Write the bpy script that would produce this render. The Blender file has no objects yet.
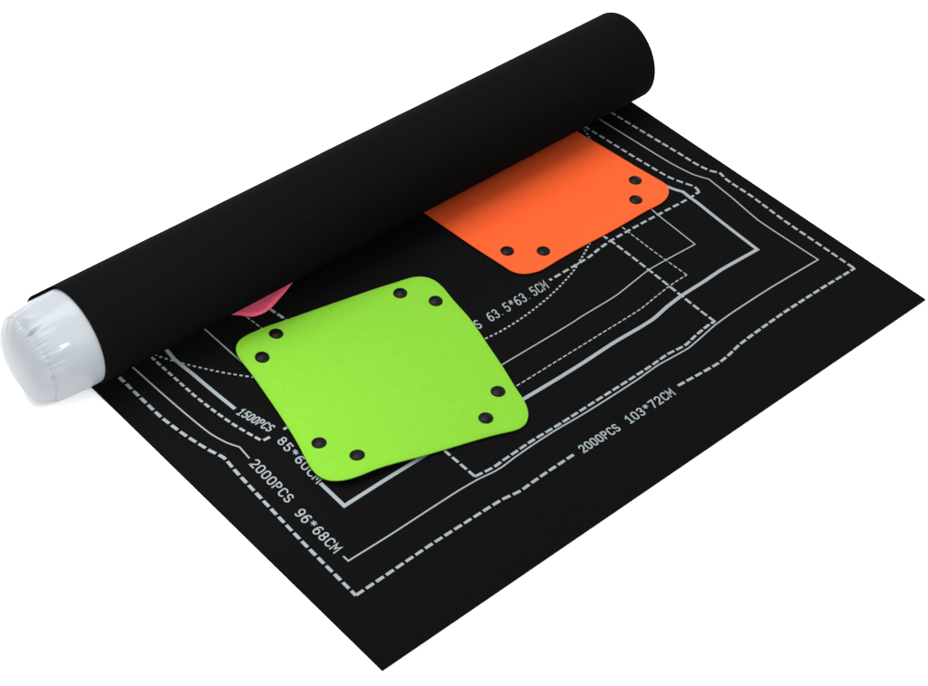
import bpy, bmesh, math, random
from mathutils import Vector, Matrix, noise
from mathutils.geometry import delaunay_2d_cdt
R_ = math.radians
S = 0.01                                   # all shapes are written in centimetres
scene = bpy.context.scene
COL = scene.collection

# ------------------------------------------------------------------ camera
cd = bpy.data.cameras.new('camera'); cam = bpy.data.objects.new('camera', cd); COL.objects.link(cam)
cam.location = (-68.9481*S, -77.1686*S, 140.9266*S)
cam.rotation_mode = 'XYZ'; cam.rotation_euler = (0.802948, -0.051111, -0.730578)
cd.sensor_fit = 'HORIZONTAL'; cd.sensor_width = 36; cd.lens = 36*1917.216/928
cd.clip_start = .05; cd.clip_end = 100
scene.camera = cam

# ------------------------------------------------------------------ light: a bright white studio sweep, one soft box and an added fill spot
w = bpy.data.worlds.new('World'); scene.world = w; w.use_nodes = True
bg = w.node_tree.nodes['Background']; bg.inputs['Color'].default_value = (.97, .985, 1, 1); bg.inputs['Strength'].default_value = 1.5

def area(name, loc, target, size, size_y, power, col=(1, 1, 1)):
    l = bpy.data.lights.new(name, 'AREA'); l.shape = 'RECTANGLE'; l.size = size; l.size_y = size_y
    l.energy = power; l.color = col
    o = bpy.data.objects.new(name, l); COL.objects.link(o); o.location = loc
    o.rotation_euler = (Vector(target)-Vector(loc)).to_track_quat('-Z', 'Y').to_euler()
    return o
area('softbox', (.25, 1.15, 2.3), (.35, .3, 0), 2.1, 1.7, 88)
sl = bpy.data.lights.new('added_fill_spot', 'SPOT'); sl.energy = 38; sl.spot_size = R_(34); sl.spot_blend = 1; sl.shadow_soft_size = .12
so = bpy.data.objects.new('added_fill_spot', sl); COL.objects.link(so); so.location = (.16, -.42, .85)   # added lamp, lightens the tube's shadow on the sweep beside it
so.rotation_euler = (Vector((-.02, .43, 0))-so.location).to_track_quat('-Z', 'Y').to_euler()

scene.view_settings.view_transform = 'Standard'; scene.view_settings.look = 'None'
scene.view_settings.exposure = 0; scene.view_settings.gamma = 1

# ------------------------------------------------------------------ materials
def mat(name, col, rough=.6, spec=.5, **kw):
    m = bpy.data.materials.new(name); m.use_nodes = True; b = m.node_tree.nodes['Principled BSDF']
    b.inputs['Base Color'].default_value = (*col, 1); b.inputs['Roughness'].default_value = rough
    b.inputs['Specular IOR Level'].default_value = spec
    for k, v in kw.items(): b.inputs[k.replace('_', ' ')].default_value = v
    return m
def texture(m, col, amount, scale, bump, bscale, dist=.0003, detail=4):
    """cloudy colour variation and a fine felt-like relief, both in object space"""
    nt = m.node_tree; N = nt.nodes; b = N['Principled BSDF']
    tc = N.new('ShaderNodeTexCoord'); n1 = N.new('ShaderNodeTexNoise'); n1.inputs['Scale'].default_value = scale; n1.inputs['Detail'].default_value = detail
    cr = N.new('ShaderNodeValToRGB'); lo = [c*(1-amount) for c in col]; hi = [min(1, c*(1+amount)) for c in col]
    cr.color_ramp.elements[0].color = (*lo, 1); cr.color_ramp.elements[1].color = (*hi, 1)
    cr.color_ramp.elements[0].position = .3; cr.color_ramp.elements[1].position = .7
    n2 = N.new('ShaderNodeTexNoise'); n2.inputs['Scale'].default_value = bscale; n2.inputs['Detail'].default_value = 3
    bp = N.new('ShaderNodeBump'); bp.inputs['Strength'].default_value = bump; bp.inputs['Distance'].default_value = dist
    L = nt.links.new
    L(tc.outputs['Object'], n1.inputs['Vector']); L(tc.outputs['Object'], n2.inputs['Vector'])
    L(n1.outputs['Fac'], cr.inputs['Fac']); L(cr.outputs['Color'], b.inputs['Base Color'])
    L(n2.outputs['Fac'], bp.inputs['Height']); L(bp.outputs['Normal'], b.inputs['Normal'])
    return m
BLACK = (.0024, .0024, .00245)
M_felt = texture(mat('black_felt', BLACK, 1., .02), BLACK, .20, 420, .45, 900, detail=9)
WHITE = (.155, .180, .193)
M_print = texture(mat('white_print', WHITE, .7, .2), WHITE, .12, 500, .3, 1500)
M_floor = texture(mat('white_sweep', (.93, .93, .93), .8, .1), (.93, .93, .93), .01, 3, .1, 50)
GREEN = (.110, .284, .015); ORANGE = (.47, .056, .0100); PINK = (.60, .080, .145)
M_green = texture(mat('green_felt', GREEN, .8, .12), GREEN, .03, 220, .35, 800)
M_orange = texture(mat('orange_felt', ORANGE, .8, .12), ORANGE, .04, 140, .35, 800)
M_pink = texture(mat('pink_felt', PINK, .8, .12), PINK, .05, 140, .35, 800)
M_snap = texture(mat('black_snap', (.0020, .0020, .0020), .33, .055), (.0022, .0022, .0022), .2, 700, .25, 900)
M_rim = mat('snap_rim', (.004, .004, .004), .35, .35)
VINYL = (.215, .23, .245)
M_vinyl = texture(mat('white_vinyl', VINYL, .38, .10, Coat_Weight=.16, Coat_Roughness=.07), VINYL, .02, 40, .12, 70, .0010)

# ------------------------------------------------------------------ helpers
def link(name, verts, faces, m, parent=None, smooth=False):
    me = bpy.data.meshes.new(name); me.from_pydata([(x*S, y*S, z*S) for x, y, z in verts], [], faces); me.update()
    bm = bmesh.new(); bm.from_mesh(me); bmesh.ops.recalc_face_normals(bm, faces=bm.faces); bm.to_mesh(me); bm.free()
    me.materials.append(m)
    if smooth:
        for p in me.polygons: p.use_smooth = True
    o = bpy.data.objects.new(name, me); COL.objects.link(o)
    if parent: o.parent = parent; o.matrix_parent_inverse = Matrix.Translation(parent.location).inverted()
    return o
def thing(name, loc, label, cat, group=None):
    o = bpy.data.objects.new(name, None); COL.objects.link(o); o.location = [c*S for c in loc]; o.empty_display_size = .03
    o['label'] = label; o['category'] = cat
    if group: o['group'] = group
    return o

DATA = {"OL":[["outer dashed outline",0.36,0.93,0.34,[[2.92,45.366],[2.905,41.467],[2.935,37.968],[3.352,34.376],[4.018,31.19],[4.489,29.663],[4.316,27.571],[4.05,22.637],[3.742,15.909],[3.567,8.034]]],["outer dashed outline",0.33,0.93,0.31,[[3.589,8.046],[7.31,8.105],[12.787,8.221],[18.295,8.181],[22.134,8.109],[24.407,7.783],[25.668,7.856],[28.134,7.933],[32.027,7.946]]],["outer dashed outline",0.33,0.93,0.31,[[47.101,8.041],[52.102,7.682],[53.165,7.654],[54.682,7.791],[56.792,8.152],[60.2,8.354],[64.539,8.496],[70.872,8.463],[76.273,8.294]]],["outer dashed outline",0.33,0.85,0.34,[[76.166,8.423],[76.202,13.002],[76.22,18.733],[76.537,24.294],[76.487,28.029],[76.811,29.431],[76.215,30.328],[75.799,32.305],[75.68,34.809],[75.315,39.798],[74.907,45.959],[74.715,48.302]]],["thin outline",0.175,0,0,[[4.793,46.52],[4.821,45.29],[4.941,40.789],[5.107,36.798],[5.401,33.063],[5.922,31.055],[6.547,29.811],[6.384,27.98]]],["thin outline",0.175,0,0,[[5.638,12.412],[5.639,11.67],[10.268,11.607],[15.785,11.656],[19.798,11.668],[22.025,11.565],[24.123,11.292],[25.045,11.265],[26.592,11.393],[29.104,11.505],[32.785,11.524],[35.966,11.384],[38.668,11.34],[44.363,11.351],[47.786,11.492],[50.297,11.326],[52.099,11.242],[53.978,11.464],[56.911,11.881],[59.826,12.051],[66.108,12.105],[74.091,11.869],[73.97,15.614],[73.89,20.739],[74.517,25.452],[74.89,29.406],[74.086,31.104],[73.52,34.266],[73.181,39.599],[72.834,45.708],[72.748,48.051]]],["thick outline",0.42,0,0,[[8.99,46.77],[8.98,45.508],[8.818,43.919],[9.001,41.108],[9.142,37.924],[9.368,34.301]]],["thick outline",0.43,0,0,[[9.749,20.995],[9.695,17.222],[14.317,17.298],[20.22,17.3],[26.056,17.152],[33.114,16.818],[37.792,16.737],[41.267,16.732],[46.63,16.864],[50.523,16.752],[52.443,16.778],[55.071,17.193],[57.386,17.417],[61.546,17.477],[64.069,17.583],[69.957,17.359],[70.283,22.768],[70.454,25.116],[70.652,27.356],[70.659,28.525],[70.77,29.687],[70.346,30.557],[69.999,31.6],[69.769,33.281]]],["dashed outline",0.31,0.7,0.3,[[7.202,47.823],[7.16,45.275],[7.234,41.713],[7.304,38.417],[7.538,35.567],[7.94,32.635],[8.36,30.693],[8.774,29.104]]],["dashed outline",0.31,0.78,10,[[8.938,29.023],[9.788,28.984]]],["dashed outline",0.31,0.9,0.4,[[11.412,28.959],[12.986,28.931]]],["dashed outline",0.31,0.34,0.3,[[47.928,28.357],[48.448,28.341]]],["dashed outline",0.31,0.88,0.4,[[48.689,28.337],[52.185,28.343],[54.218,28.374],[55.725,28.622],[57.782,28.817],[63.011,28.739],[67.163,28.563],[70.552,28.425],[72.342,28.538]]],["dashed outline",0.31,0.82,0.36,[[72.322,28.647],[72.544,29.544],[72.008,30.81],[71.423,32.589],[71.094,35.697],[70.799,39.42],[70.572,43.121],[70.385,45.522],[70.244,47.231]]],["inner dashed outline",0.31,0.92,0.28,[[22.092,12.023],[23.445,11.846],[24.549,11.756],[25.574,11.839],[27.045,11.88],[29.538,11.966],[33.134,11.888],[34.329,11.876],[39.028,11.88],[42.794,11.863],[46.85,11.881],[49.639,11.992],[52.24,11.757],[54.081,12.076],[56.572,12.334],[57.343,12.28]]],["inner dashed outline",0.31,0.92,0.3,[[57.354,12.23],[57.385,14.336],[57.529,17.552],[57.776,22.775],[57.926,28.593],[57.819,30.283],[57.674,31.881]]],["inner dashed outline",0.32,0.92,0.3,[[21.124,45.129],[21.202,43.675],[21.456,41.731],[21.594,39.165]]],["inner dashed outline",0.31,0.92,0.3,[[22.092,12.023],[22.044,16.619],[21.997,18.667]]],["fine dashed outline",0.155,0.52,0.23,[[31.646,18.73],[33.687,18.645],[39.277,18.664],[43.304,18.678],[47.131,18.699],[52.568,18.749],[55.082,19.056],[57.27,19.299],[59.071,19.412],[60.48,19.385]]],["fine dashed outline",0.155,0.52,0.23,[[60.48,19.385],[60.447,24.147],[60.585,28.771],[60.65,30.054],[60.466,31.453]]],["fine dashed outline",0.155,0.52,0.23,[[18.479,45.878],[18.496,44.545],[18.65,42.082],[18.697,39.733]]],["slim outline",0.145,0,0,[[33.16,21.919],[34.819,21.896],[45.183,21.863],[46.34,21.919],[52.004,21.954],[55.14,22.342],[57.724,22.646],[65.005,22.393],[65.23,25.75],[65.406,28.617],[65.563,29.762],[65.259,30.367]]],["slim outline",0.17,0,0,[[13.911,46.817],[13.918,45.531],[13.95,39.666],[13.989,37.024]]],["dotted circle",0.22,0.34,0.29,[[7.49,46.439],[7.663,45.612],[8.637,43.666],[10.171,41.199],[11.652,39.042],[13.542,36.709],[16.872,33.195]]],["dotted circle",0.22,0.34,0.29,[[34.242,26.247],[36.115,25.895],[38.125,25.719],[40.342,25.73],[42.758,25.925],[45.36,26.285],[48.272,26.933],[51.057,27.776],[53.88,29.053],[56.034,30.12],[57.966,31.205]]],["dotted circle",0.22,0.34,0.29,[[68.263,42.117],[69.136,43.411],[70.086,45.856],[70.565,47.734]]]],"WD":[["2000PCS",[32.624,7.389],[37.988,7.278],[32.679,8.455],[38.06,8.358]],["103*72CM",[39.112,7.268],[45.99,7.23],[39.202,8.394],[46.104,8.376]],["2000PCS",[5.831,27.415],[5.538,20.889],[6.974,27.552],[6.659,21.002]],["96*68CM",[5.252,19.558],[5.091,13.131],[6.427,19.649],[6.244,13.199]],["1500PCS",[8.962,33.761],[9.986,29.567],[10.055,33.871],[11.072,29.663]],["85*60CM",[9.811,28.137],[9.314,21.046],[10.904,28.307],[10.382,21.189]],["PCS",[34.883,27.358],[37.156,27.372],[35.174,28.706],[37.457,28.727]],["63.5*63.5CM",[38.263,27.36],[47.021,27.392],[38.583,28.749],[47.386,28.811]]],"G":{"out":[[14.133,40.509],[14.95,41.279],[16.14,41.597],[18.119,41.683],[19.231,41.632],[20.247,41.429],[23.309,40.833],[28.868,39.689],[32.345,38.932],[33.984,38.433],[35.634,37.919],[36.52,37.477],[37.312,36.69],[37.661,35.874],[37.705,34.48],[37.339,32.616],[36.765,29.075],[35.294,24.031],[34.536,21.449],[33.524,18.471],[32.93,16.518],[32.31,15.256],[31.574,14.414],[30.536,13.83],[29.501,13.898],[27.045,14.894],[24.286,15.781],[21.505,16.607],[17.288,17.724],[14.486,18.37],[13.154,18.607],[11.778,19.055],[10.895,19.576],[10.219,20.334],[9.95,21.074],[9.9,22.088],[10.195,23.418],[11.213,26.486],[12.233,30.575],[13.507,36.785],[13.708,38.401],[13.817,39.666]],"snaps":[[19.127,40.09],[15.782,38.126],[33.451,36.717],[35.641,33.376],[31.653,19.071],[28.115,17.058],[12.784,24.963],[14.363,20.928]],"a":[14.225,19.303],"ex":[0.9487,-0.3163],"ey":[0.2329,0.9725],"c0":[15.014,41.258],"c1":[37.014,37.059]},"OO":[[44.458,46.593],[44.524,45.259],[44.874,38.149],[45.368,32.974],[45.467,31.86],[45.848,31.071],[46.466,30.535],[47.836,29.99],[48.954,29.945],[50.298,30.0],[53.773,30.007],[59.476,29.813],[64.738,29.81],[67.059,29.68],[68.441,30.01],[69.399,30.686],[69.976,31.674],[69.595,35.767],[69.124,41.5],[68.802,45.409],[68.705,46.593]],"OS":[[47.325,34.599],[50.501,32.07],[67.577,34.432],[65.085,31.906]],"PO":[[16.666,46.593],[17.366,45.459],[17.966,45.059],[18.179,44.57],[18.678,43.95],[19.385,43.602],[20.273,43.488],[21.165,43.635],[22.792,44.269],[24.21,44.847],[25.315,45.382],[27.817,46.593]]}
W, YC, RR = 78.4695, 48.1432, 5.4771

# ------------------------------------------------------------------ setting
fl = link('floor', [(-3000, -3000, -.22), (3000, -3000, -.22), (3000, 3000, -.22), (-3000, 3000, -.22)], [(0, 1, 2, 3)], M_floor)
fl['kind'] = 'structure'

# ------------------------------------------------------------------ the mat: one sheet, flat in front and rolled round the tube behind
puzzle_mat = thing('puzzle_mat', (W/2, 24, -.22), 'large black felt puzzle mat with white printed size outlines, half rolled up', 'puzzle mat')
prof = []                                   # centre line (y, z, normal y, normal z, roll angle)
n = 60
for i in range(n): prof.append((YC*i/n, -.1, 0, 1, None))
for i in range(0, 211):
    a = 382*i/210; t = R_(a)
    r = RR+.1-.24*a/360
    prof.append((YC+r*math.sin(t), RR-r*math.cos(t), -math.sin(t), math.cos(t), a))
def left_edge(a):
    if a is None: return 0.
    def ss(x): x = max(0, min(1, x)); return x*x*(3-2*x)
    return -2.1*ss((a-20)/45)*(1-ss((a-134)/2.0))
T = .1; NX = 64; verts = []; faces = []
for (y, z, ny, nz, a) in prof:
    x0 = left_edge(a)
    for side in (1, -1):
        for j in range(NX+1):
            u = j/NX; x = x0+(W-x0)*u
            k = 0 if a is None else min(1, a/90.)
            d = k*(.045*noise.noise(Vector((x*.06, (a or 0)*.012, 3)))+.02*noise.noise(Vector((x*.3, (a or 0)*.03, 9))))
            verts.append((x, y+ny*(T*side+d*(-1)), z+nz*(T*side-d)))
st = 2*(NX+1)
for i in range(len(prof)-1):
    for j in range(NX):
        A = i*st+j; faces.append((A, A+1, A+1+st, A+st))
        B = A+NX+1; faces.append((B, B+st, B+1+st, B+1))
    for j in (0, NX):
        A = i*st+j; B = A+NX+1; faces.append((A, A+st, B+st, B) if j == 0 else (A, B, B+st, A+st))
for i in (0, len(prof)-1):
    for j in range(NX):
        A = i*st+j; B = A+NX+1; faces.append((A, B, B+1, A+1))
link('felt_sheet', verts, faces, M_felt, puzzle_mat, True)
# keep the cut edges crisp
me = puzzle_mat.children[0].data
bm = bmesh.new(); bm.from_mesh(me)
for e in bm.edges:
    if len(e.link_faces) == 2 and e.calc_face_angle(0) > R_(40): e.smooth = False
bm.to_mesh(me); bm.free()

# ------------------------------------------------------------------ white print on the mat
def smooth_line(P):
    P = [Vector(p) for p in P]
    if len(P) < 3: return P
    def cr(a, b, c, d, t):
        q = .5*((2*b)+(c-a)*t+(2*a-5*b+4*c-d)*t*t+(3*b-a-3*c+d)*t**3); return q.lerp(b.lerp(c, t), .45)
    corner = [True]+[(P[i]-P[i-1]).angle(P[i+1]-P[i]) > R_(24) for i in range(1, len(P)-1)]+[True]
    out = []
    for i in range(len(P)-1):
        a = P[i]*2-P[i+1] if corner[i] else P[i-1]
        d = P[i+1]*2-P[i] if corner[i+1] else P[i+2]
        a = P[i]+(a-P[i]).normalized()*(P[i+1]-P[i]).length; d = P[i+1]+(d-P[i+1]).normalized()*(P[i+1]-P[i]).length
        n = max(1, int((P[i+1]-P[i]).length/.5))
        for k in range(n): out.append(cr(a, P[i], P[i+1], d, k/n))
    out.append(P[-1]); return out
class Ink:
    def __init__(s): s.v = []; s.f = []; s.z = .008
    def ribbon(s, P, w, closed=False, cap=0.):
        Q = [P[0]]
        for p in P[1:]:
            if (p-Q[-1]).length > 1e-3: Q.append(p)
        P = Q
        if closed and (P[0]-P[-1]).length < 1e-3: P.pop()
        n = len(P)
        if n < 2: return
        if cap and not closed:
            P[0] = P[0]+(P[0]-P[1]).normalized()*cap; P[-1] = P[-1]+(P[-1]-P[-2]).normalized()*cap
        b = len(s.v)
        for i in range(n):
            if closed: a, c = P[i-1], P[(i+1) % n]
            else: a, c = P[max(0, i-1)], P[min(n-1, i+1)]
            d1 = (P[i]-a).normalized() if (P[i]-a).length > 0 else (c-P[i]).normalized()
            d2 = (c-P[i]).normalized() if (c-P[i]).length > 0 else d1
            m = d1+d2
            if m.length < .2: m = d1.copy()
            m.normalize(); nn = Vector((-m.y, m.x)); k = 1/max(.45, nn.dot(Vector((-d1.y, d1.x))))
            for sg in (1, -1):
                q = P[i]+nn*(w/2*k*sg); s.v.append((q.x, q.y, s.z))
        for i in range(n if closed else n-1):
            A = b+2*i; B = b+2*((i+1) % n); s.f.append((A, A+1, B+1, B))
        s.z += .0016
    def dashes(s, P, w, d, g):
        L = [0]
        for i in range(1, len(P)): L.append(L[-1]+(P[i]-P[i-1]).length)
        def at(t):
            t = max(0, min(L[-1], t))
            for i in range(1, len(L)):
                if t <= L[i]: return P[i-1].lerp(P[i], (t-L[i-1])/max(1e-9, L[i]-L[i-1]))
            return P[-1]
        t = 0; z = s.z; random.seed(int(L[-1]*1000))
        while t < L[-1]-.05:
            e = min(t+d, L[-1]); k = max(2, int((e-t)/.25)+1)
            s.z = z; s.ribbon([at(t+(e-t)*i/(k-1)) for i in range(k)], w*random.uniform(.93, 1.05)); t += d+g
        s.z = z+.0016
    def build(s, name, label=None):
        o = link(name, s.v, s.f, M_print, puzzle_mat)
        if label: o['label'] = label
        return o
LBL = {'outer dashed outline': 'outermost bold dashed white outline', 'thin outline': 'thin solid white outline just inside the outermost dashes',
       'thick outline': 'thickest solid white outline', 'dashed outline': 'bold dashed white outline passing under the orange sheet',
       'inner dashed outline': 'short-sided dashed white outline beside the thin line', 'fine dashed outline': 'fine dashed white outline',
       'slim outline': 'innermost slim solid white outline', 'dotted circle': 'dotted white circle'}
level = .008
for (nm, wd, d, g, pts) in DATA['OL']:      # every unbroken run of an outline is a part of its own
    k = Ink(); k.z = level; level += .0022
    P = smooth_line(pts)
    if d: k.dashes(P, wd, d, g)
    else: k.ribbon(P, wd)
    k.build('printed_circle' if 'circle' in nm else 'printed_outline', LBL[nm])

def arc(cx, cy, rx, ry, a0, a1, n=14):
    return [(cx+rx*math.cos(R_(a0+(a1-a0)*i/n)), cy+ry*math.sin(R_(a0+(a1-a0)*i/n))) for i in range(n+1)]
# condensed engineering lettering: strokes inside a cell 0..1 wide, 0..1 high
G = {
 '0': [(arc(.5, .72, .36, .28, 0, 180)+arc(.5, .28, .36, .28, 180, 360), True)],
 '1': [([(.2, .78), (.55, 1), (.55, 0)], False), ([(.25, .0), (.85, .0)], False)],
 '2': [(arc(.5, .72, .35, .28, 165, -35)+[(.14, .03), (.14, 0), (.88, 0)], False)],
 '3': [(arc(.48, .755, .33, .245, 155, -75)[:-1]+[(.45, .53)], False), (arc(.48, .265, .36, .265, 90, -155), False)],
 '5': [([(.82, 1), (.24, 1), (.2, .55)]+arc(.5, .31, .36, .31, 125, -150), False)],
 '6': [(arc(.5, .3, .36, .3, 0, 360)[:-1], True), ([(.80, .93), (.66, .99), (.50, .985), (.34, .90), (.21, .73), (.15, .52), (.14, .32)], False)],
 '7': [([(.12, 1), (.86, 1), (.38, 0)], False)],
 '8': [(arc(.5, .75, .3, .25, 0, 360)[:-1], True), (arc(.5, .26, .36, .26, 0, 360)[:-1], True)],
 '9': [(arc(.5, .7, .36, .3, 0, 360)[:-1], True), ([(.20, .07), (.34, .01), (.50, .015), (.66, .10), (.79, .27), (.85, .48), (.86, .68)], False)],
 'P': [([(.17, 0), (.17, 1), (.5, 1)]+arc(.5, .74, .34, .26, 90, -90)+[(.2, .48)], False)],
 'C': [(arc(.54, .72, .38, .28, 20, 180)+arc(.54, .28, .38, .28, 180, 340), False)],
 'S': [(arc(.5, .745, .34, .255, 25, 255)+arc(.5, .255, .36, .255, 75, -155), False)],
 'M': [([(.1, 0), (.1, 1), (.5, .38), (.9, 1), (.9, 0)], False)],
 '*': [([(.5, .48), (.5, .98)], False), ([(.2, .6), (.8, .86)], False), ([(.8, .6), (.2, .86)], False)],
 '.': [([(.2, .03), (.29, .03)], False)],
}
for (txt, p0, p1, u0, u1) in DATA['WD']:
    p0, p1, u0, u1 = map(Vector, (p0, p1, u0, u1)); n = len(txt); k = Ink(); k.z = level
    adv = 1/(n-.08); sw = .168 if n < 11 else .15
    for i, ch in enumerate(txt):
        for pts, closed in G[ch]:
            out = []
            for (x, y) in pts:
                a = (i+.04+x*.86)*adv; y = .06+y*.88
                lo = p0.lerp(p1, a); hi = u0.lerp(u1, a); out.append(lo.lerp(hi, y))
            k.ribbon(out, (sw*.5 if ch == '.' else sw*.72 if ch == '*' else sw), closed, 0 if closed else sw*.35)
    k.build('printed_text')
del level

# ------------------------------------------------------------------ flat sorting trays (unfolded square sheets with press studs)
def resample(P, closed=True, step=.35):
    P = [Vector(p) for p in P]; n = len(P); out = []
    for i in range(n):
        a, b, c, d = P[i-1], P[i], P[(i+1) % n], P[(i+2) % n]
        l = (c-b).length; k = max(1, int(l/step))
        a = b+(a-b).normalized()*min((a-b).length, l); d = c+(d-c).normalized()*min((d-c).length, l)
        for j in range(k):
            t = j/k; out.append(.5*((2*b)+(c-a)*t+(2*a-5*b+4*c-d)*t*t+(3*b-a-3*c+d)*t**3))
    return out
def soften(P, times):
    for _ in range(times):
        n = len(P); P = [P[i]*.5+(P[i-1]+P[(i+1) % n])*.25 for i in range(n)]
    return P
def panel(outline, zf, th, m, parent, grid=.9):
    P = soften(resample(outline), 2); n = len(P)
    cx = sum((p.x for p in P))/n; cy = sum((p.y for p in P))/n
    inner = [Vector((p.x+(cx-p.x)*.004, p.y+(cy-p.y)*.004)) for p in P]
    x0 = min(p.x for p in P); x1 = max(p.x for p in P); y0 = min(p.y for p in P); y1 = max(p.y for p in P)
    pts = list(inner)
    def inside(x, y):
        c = False
        for i in range(n):
            a, b = P[i-1], P[i]
            if (a.y > y) != (b.y > y) and x < (b.x-a.x)*(y-a.y)/(b.y-a.y)+a.x: c = not c
        return c
    gx = int((x1-x0)/grid); gy = int((y1-y0)/grid)
    for i in range(1, gx):
        for j in range(1, gy):
            x = x0+i*grid; y = y0+j*grid
            if inside(x, y) and min((p.x-x)**2+(p.y-y)**2 for p in P) > .2: pts.append(Vector((x, y)))
    vo, eo, fo, _, _, _ = delaunay_2d_cdt(pts, [(i, (i+1) % n) for i in range(n)], [list(range(n))], 1, 1e-5)
    m_ = len(vo); verts = [(v.x, v.y, zf(v.x, v.y)) for v in vo]+[(v.x, v.y, zf(v.x, v.y)-th) for v in vo]
    faces = [tuple(f) for f in fo]+[tuple(i+m_ for i in reversed(f)) for f in fo]
    b = len(verts)
    rim = [(p.x, p.y, zf(p.x, p.y)-th*.22) for p in P]+[(p.x, p.y, zf(p.x, p.y)-th*.78) for p in P]; verts += rim
    for i in range(n):
        j = (i+1) % n
        faces += [(i, j, b+j, b+i), (b+i, b+j, b+n+j, b+n+i), (b+n+i, b+n+j, m_+j, m_+i)]
    return link('panel', verts, faces, m, parent, True)
def snap(x, y, z, nrm, parent):
    prof = [(.76, -.02), (.765, .06), (.735, .105), (.68, .12), (.64, .10), (.60, .115), (.45, .185), (.25, .225), (.0, .24)]
    q = Vector(nrm).to_track_quat('Z', 'Y'); vs = []; fs = []; N = 40
    for (r, h) in prof[:-1]:
        for i in range(N):
            a = 2*math.pi*i/N; v = q @ Vector((r*math.cos(a), r*math.sin(a), h)); vs.append((x+v.x, y+v.y, z+v.z))
    v = q @ Vector((0, 0, .24)); vs.append((x+v.x, y+v.y, z+v.z))
    for k in range(len(prof)-2):
        for i in range(N):
            A = k*N+i; B = k*N+(i+1) % N; fs.append((A, B, B+N, A+N))
    k = (len(prof)-2)*N
    for i in range(N): fs.append((k+i, k+(i+1) % N, len(vs)-1))
    return link('snap_button', vs, fs, M_snap, parent, True)
def snaps(pts, zf, parent):
    for (x, y) in pts:
        e = .3; nrm = (-(zf(x+e, y)-zf(x-e, y))/(2*e), -(zf(x, y+e)-zf(x, y-e))/(2*e), 1)
        snap(x, y, zf(x, y), nrm, parent)

g = DATA['G']; a_, ex, ey = Vector(g['a']), Vector(g['ex']), Vector(g['ey']); c0, c1 = Vector(g['c0']), Vector(g['c1'])
def zg(x, y):
    P = Vector((x, y)); d = P-a_; a = d.dot(ex); b = d.dot(ey)
    z = .30+.75*math.exp(-(a/5.)**2-(b/4.)**2)
    for c, h in ((c0, .5), (c1, .3)): z += h*math.exp(-(P-c).length_squared/9.)
    return z
tray = thing('sorting_tray', (24, 28, .1), 'bright green square sheet with rounded corners and eight black studs lying on the mat', 'sorting tray', 'unfolded sorting trays on the mat')
panel(g['out'], zg, .17, M_green, tray); snaps(g['snaps'], zg, tray)

zo = lambda x, y: .28+.02*math.sin(x*.3)-.06*max(0, min(1, (y-40)/6))
tray = thing('sorting_tray', (57, 38, .1), 'orange sheet with rounded corners and four visible black studs half hidden under the roll', 'sorting tray', 'unfolded sorting trays on the mat')
panel(DATA['OO'], zo, .16, M_orange, tray); snaps(DATA['OS'], zo, tray)

zp = lambda x, y: .24+.16*max(0, min(1, (46-y)/2.5))
tray = thing('sorting_tray', (21, 45, .1), 'pink sheet of which only a rounded corner peeks out from under the roll', 'sorting tray', 'unfolded sorting trays on the mat')
panel(DATA['PO'], zp, .15, M_pink, tray, .5)

# ------------------------------------------------------------------ inflatable tube inside the roll
tube = thing('inflatable_tube', (-3, YC, .3), 'glossy white inflatable tube with puckered end sticking out of the rolled black mat', 'inflatable tube')
TR = RR-.25
cap = [(-7.0, 0), (-6.99, .5), (-6.96, 1.1), (-6.9, 1.8), (-6.8, 2.5), (-6.64, 3.15), (-6.42, 3.7), (-6.14, 4.15), (-5.84, 4.48), (-5.55, 4.70), (-5.3, 4.82), (-5.05, 4.92), (-4.7, 5.0), (-4.2, 5.07), (-3.6, 5.12), (-2.8, 5.17), (-1.9, 5.2), (-.8, TR), (.6, TR)]
xs = [2+i*1.5 for i in range(48)]
full = cap+[(x, TR) for x in xs if x < W-4]+[(W-3.2, 5.05), (W-2.2, 4.8), (W-1.6, 4.3), (W-1.3, 3.2), (W-1.2, 1.2), (W-1.2, 0)]
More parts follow.
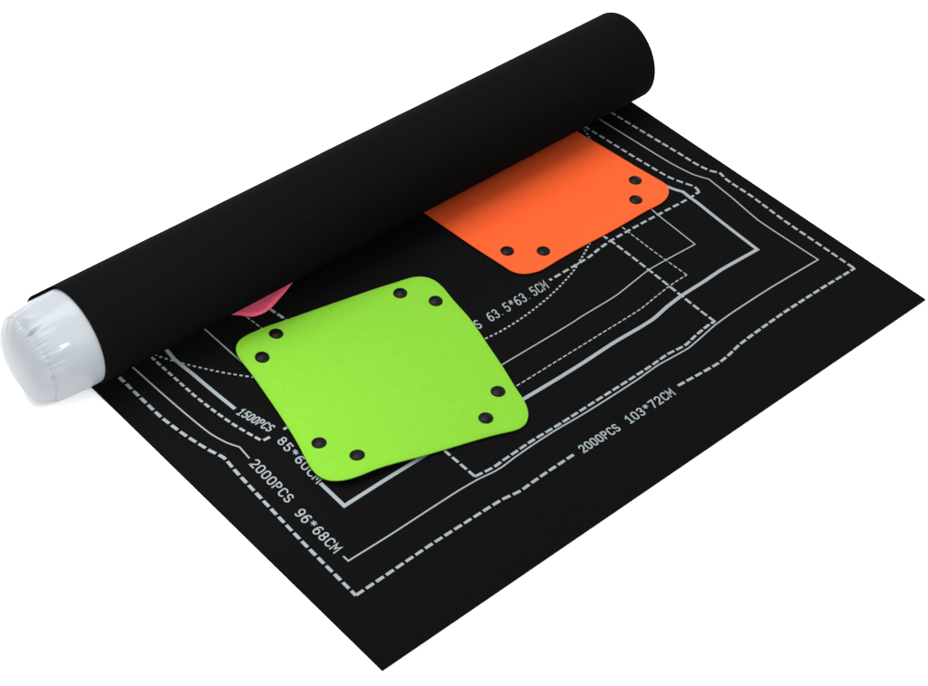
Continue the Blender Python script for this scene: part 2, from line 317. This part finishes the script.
# refine the cap end of the profile
ref = []
for i in range(len(full)-1):
    (xa, ra), (xb, rb) = full[i], full[i+1]; k = 5 if xa < -1 else 1
    for j in range(k): ref.append((xa+(xb-xa)*j/k, ra+(rb-ra)*j/k))
ref.append(full[-1])
NA = 360; random.seed(4)
folds = [(random.uniform(0, 2*math.pi), random.uniform(.025, .11), random.uniform(.04, .15), random.uniform(.4, 2.2)) for _ in range(56)]
folds += [(random.uniform(1.5, 3.3), random.uniform(.018, .05), random.uniform(.06, .17), random.uniform(.35, 1.3)) for _ in range(16)]
vs = []; fs = []
for (x, r) in ref:
    for i in range(NA):
        a = 2*math.pi*i/NA; rr = r
        if x < 0 and r > 1.0:
            e = math.exp(-((x+5.35)/.18)**2); p_ = 0
            for (fa, fw, fd, fl_) in folds:
                da = math.atan2(math.sin(a-fa), math.cos(a-fa)); s = x+5.35
                p_ += fd*math.exp(-(da/fw)**2)*math.exp(-(s/(fl_ if s > 0 else fl_*.75))**2)
            soft = .09*noise.noise(Vector((math.cos(a)*2.2, math.sin(a)*2.2, x*.5)))*min(1, -x/2)
            rr = r-p_-.012*e+soft
        vs.append((x, YC+rr*math.cos(a), RR+rr*math.sin(a)))
for k in range(len(ref)-1):
    for i in range(NA):
        A = k*NA+i; B = k*NA+(i+1) % NA; fs.append((A, B, B+NA, A+NA))
o = link('tube_body', vs, fs, M_vinyl, tube, True)
bm = bmesh.new(); bm.from_mesh(o.data); bmesh.ops.remove_doubles(bm, verts=bm.verts, dist=1e-6); bm.to_mesh(o.data); bm.free()
# welded seam ring between the body and the end disc
vs = []; fs = []; NS = 8
for i in range(NA):
    a = 2*math.pi*i/NA
    r0 = 4.795+.05*noise.noise(Vector((math.cos(a)*2.2, math.sin(a)*2.2, -2.6)))
    for (fa, fw, fd, fl_) in folds:
        da = math.atan2(math.sin(a-fa), math.cos(a-fa)); r0 -= fd*math.exp(-(da/fw)**2)
    for j in range(NS):
        t = 2*math.pi*j/NS; r = r0+.022*math.cos(t); vs.append((-5.33+.045*math.sin(t), YC+r*math.cos(a), RR+r*math.sin(a)))
for i in range(NA):
    for j in range(NS):
        A = i*NS+j; B = i*NS+(j+1) % NS; C = ((i+1) % NA)*NS; fs.append((A, B, C+(j+1) % NS, C+j))
link('seam', vs, fs, M_vinyl, tube, True)
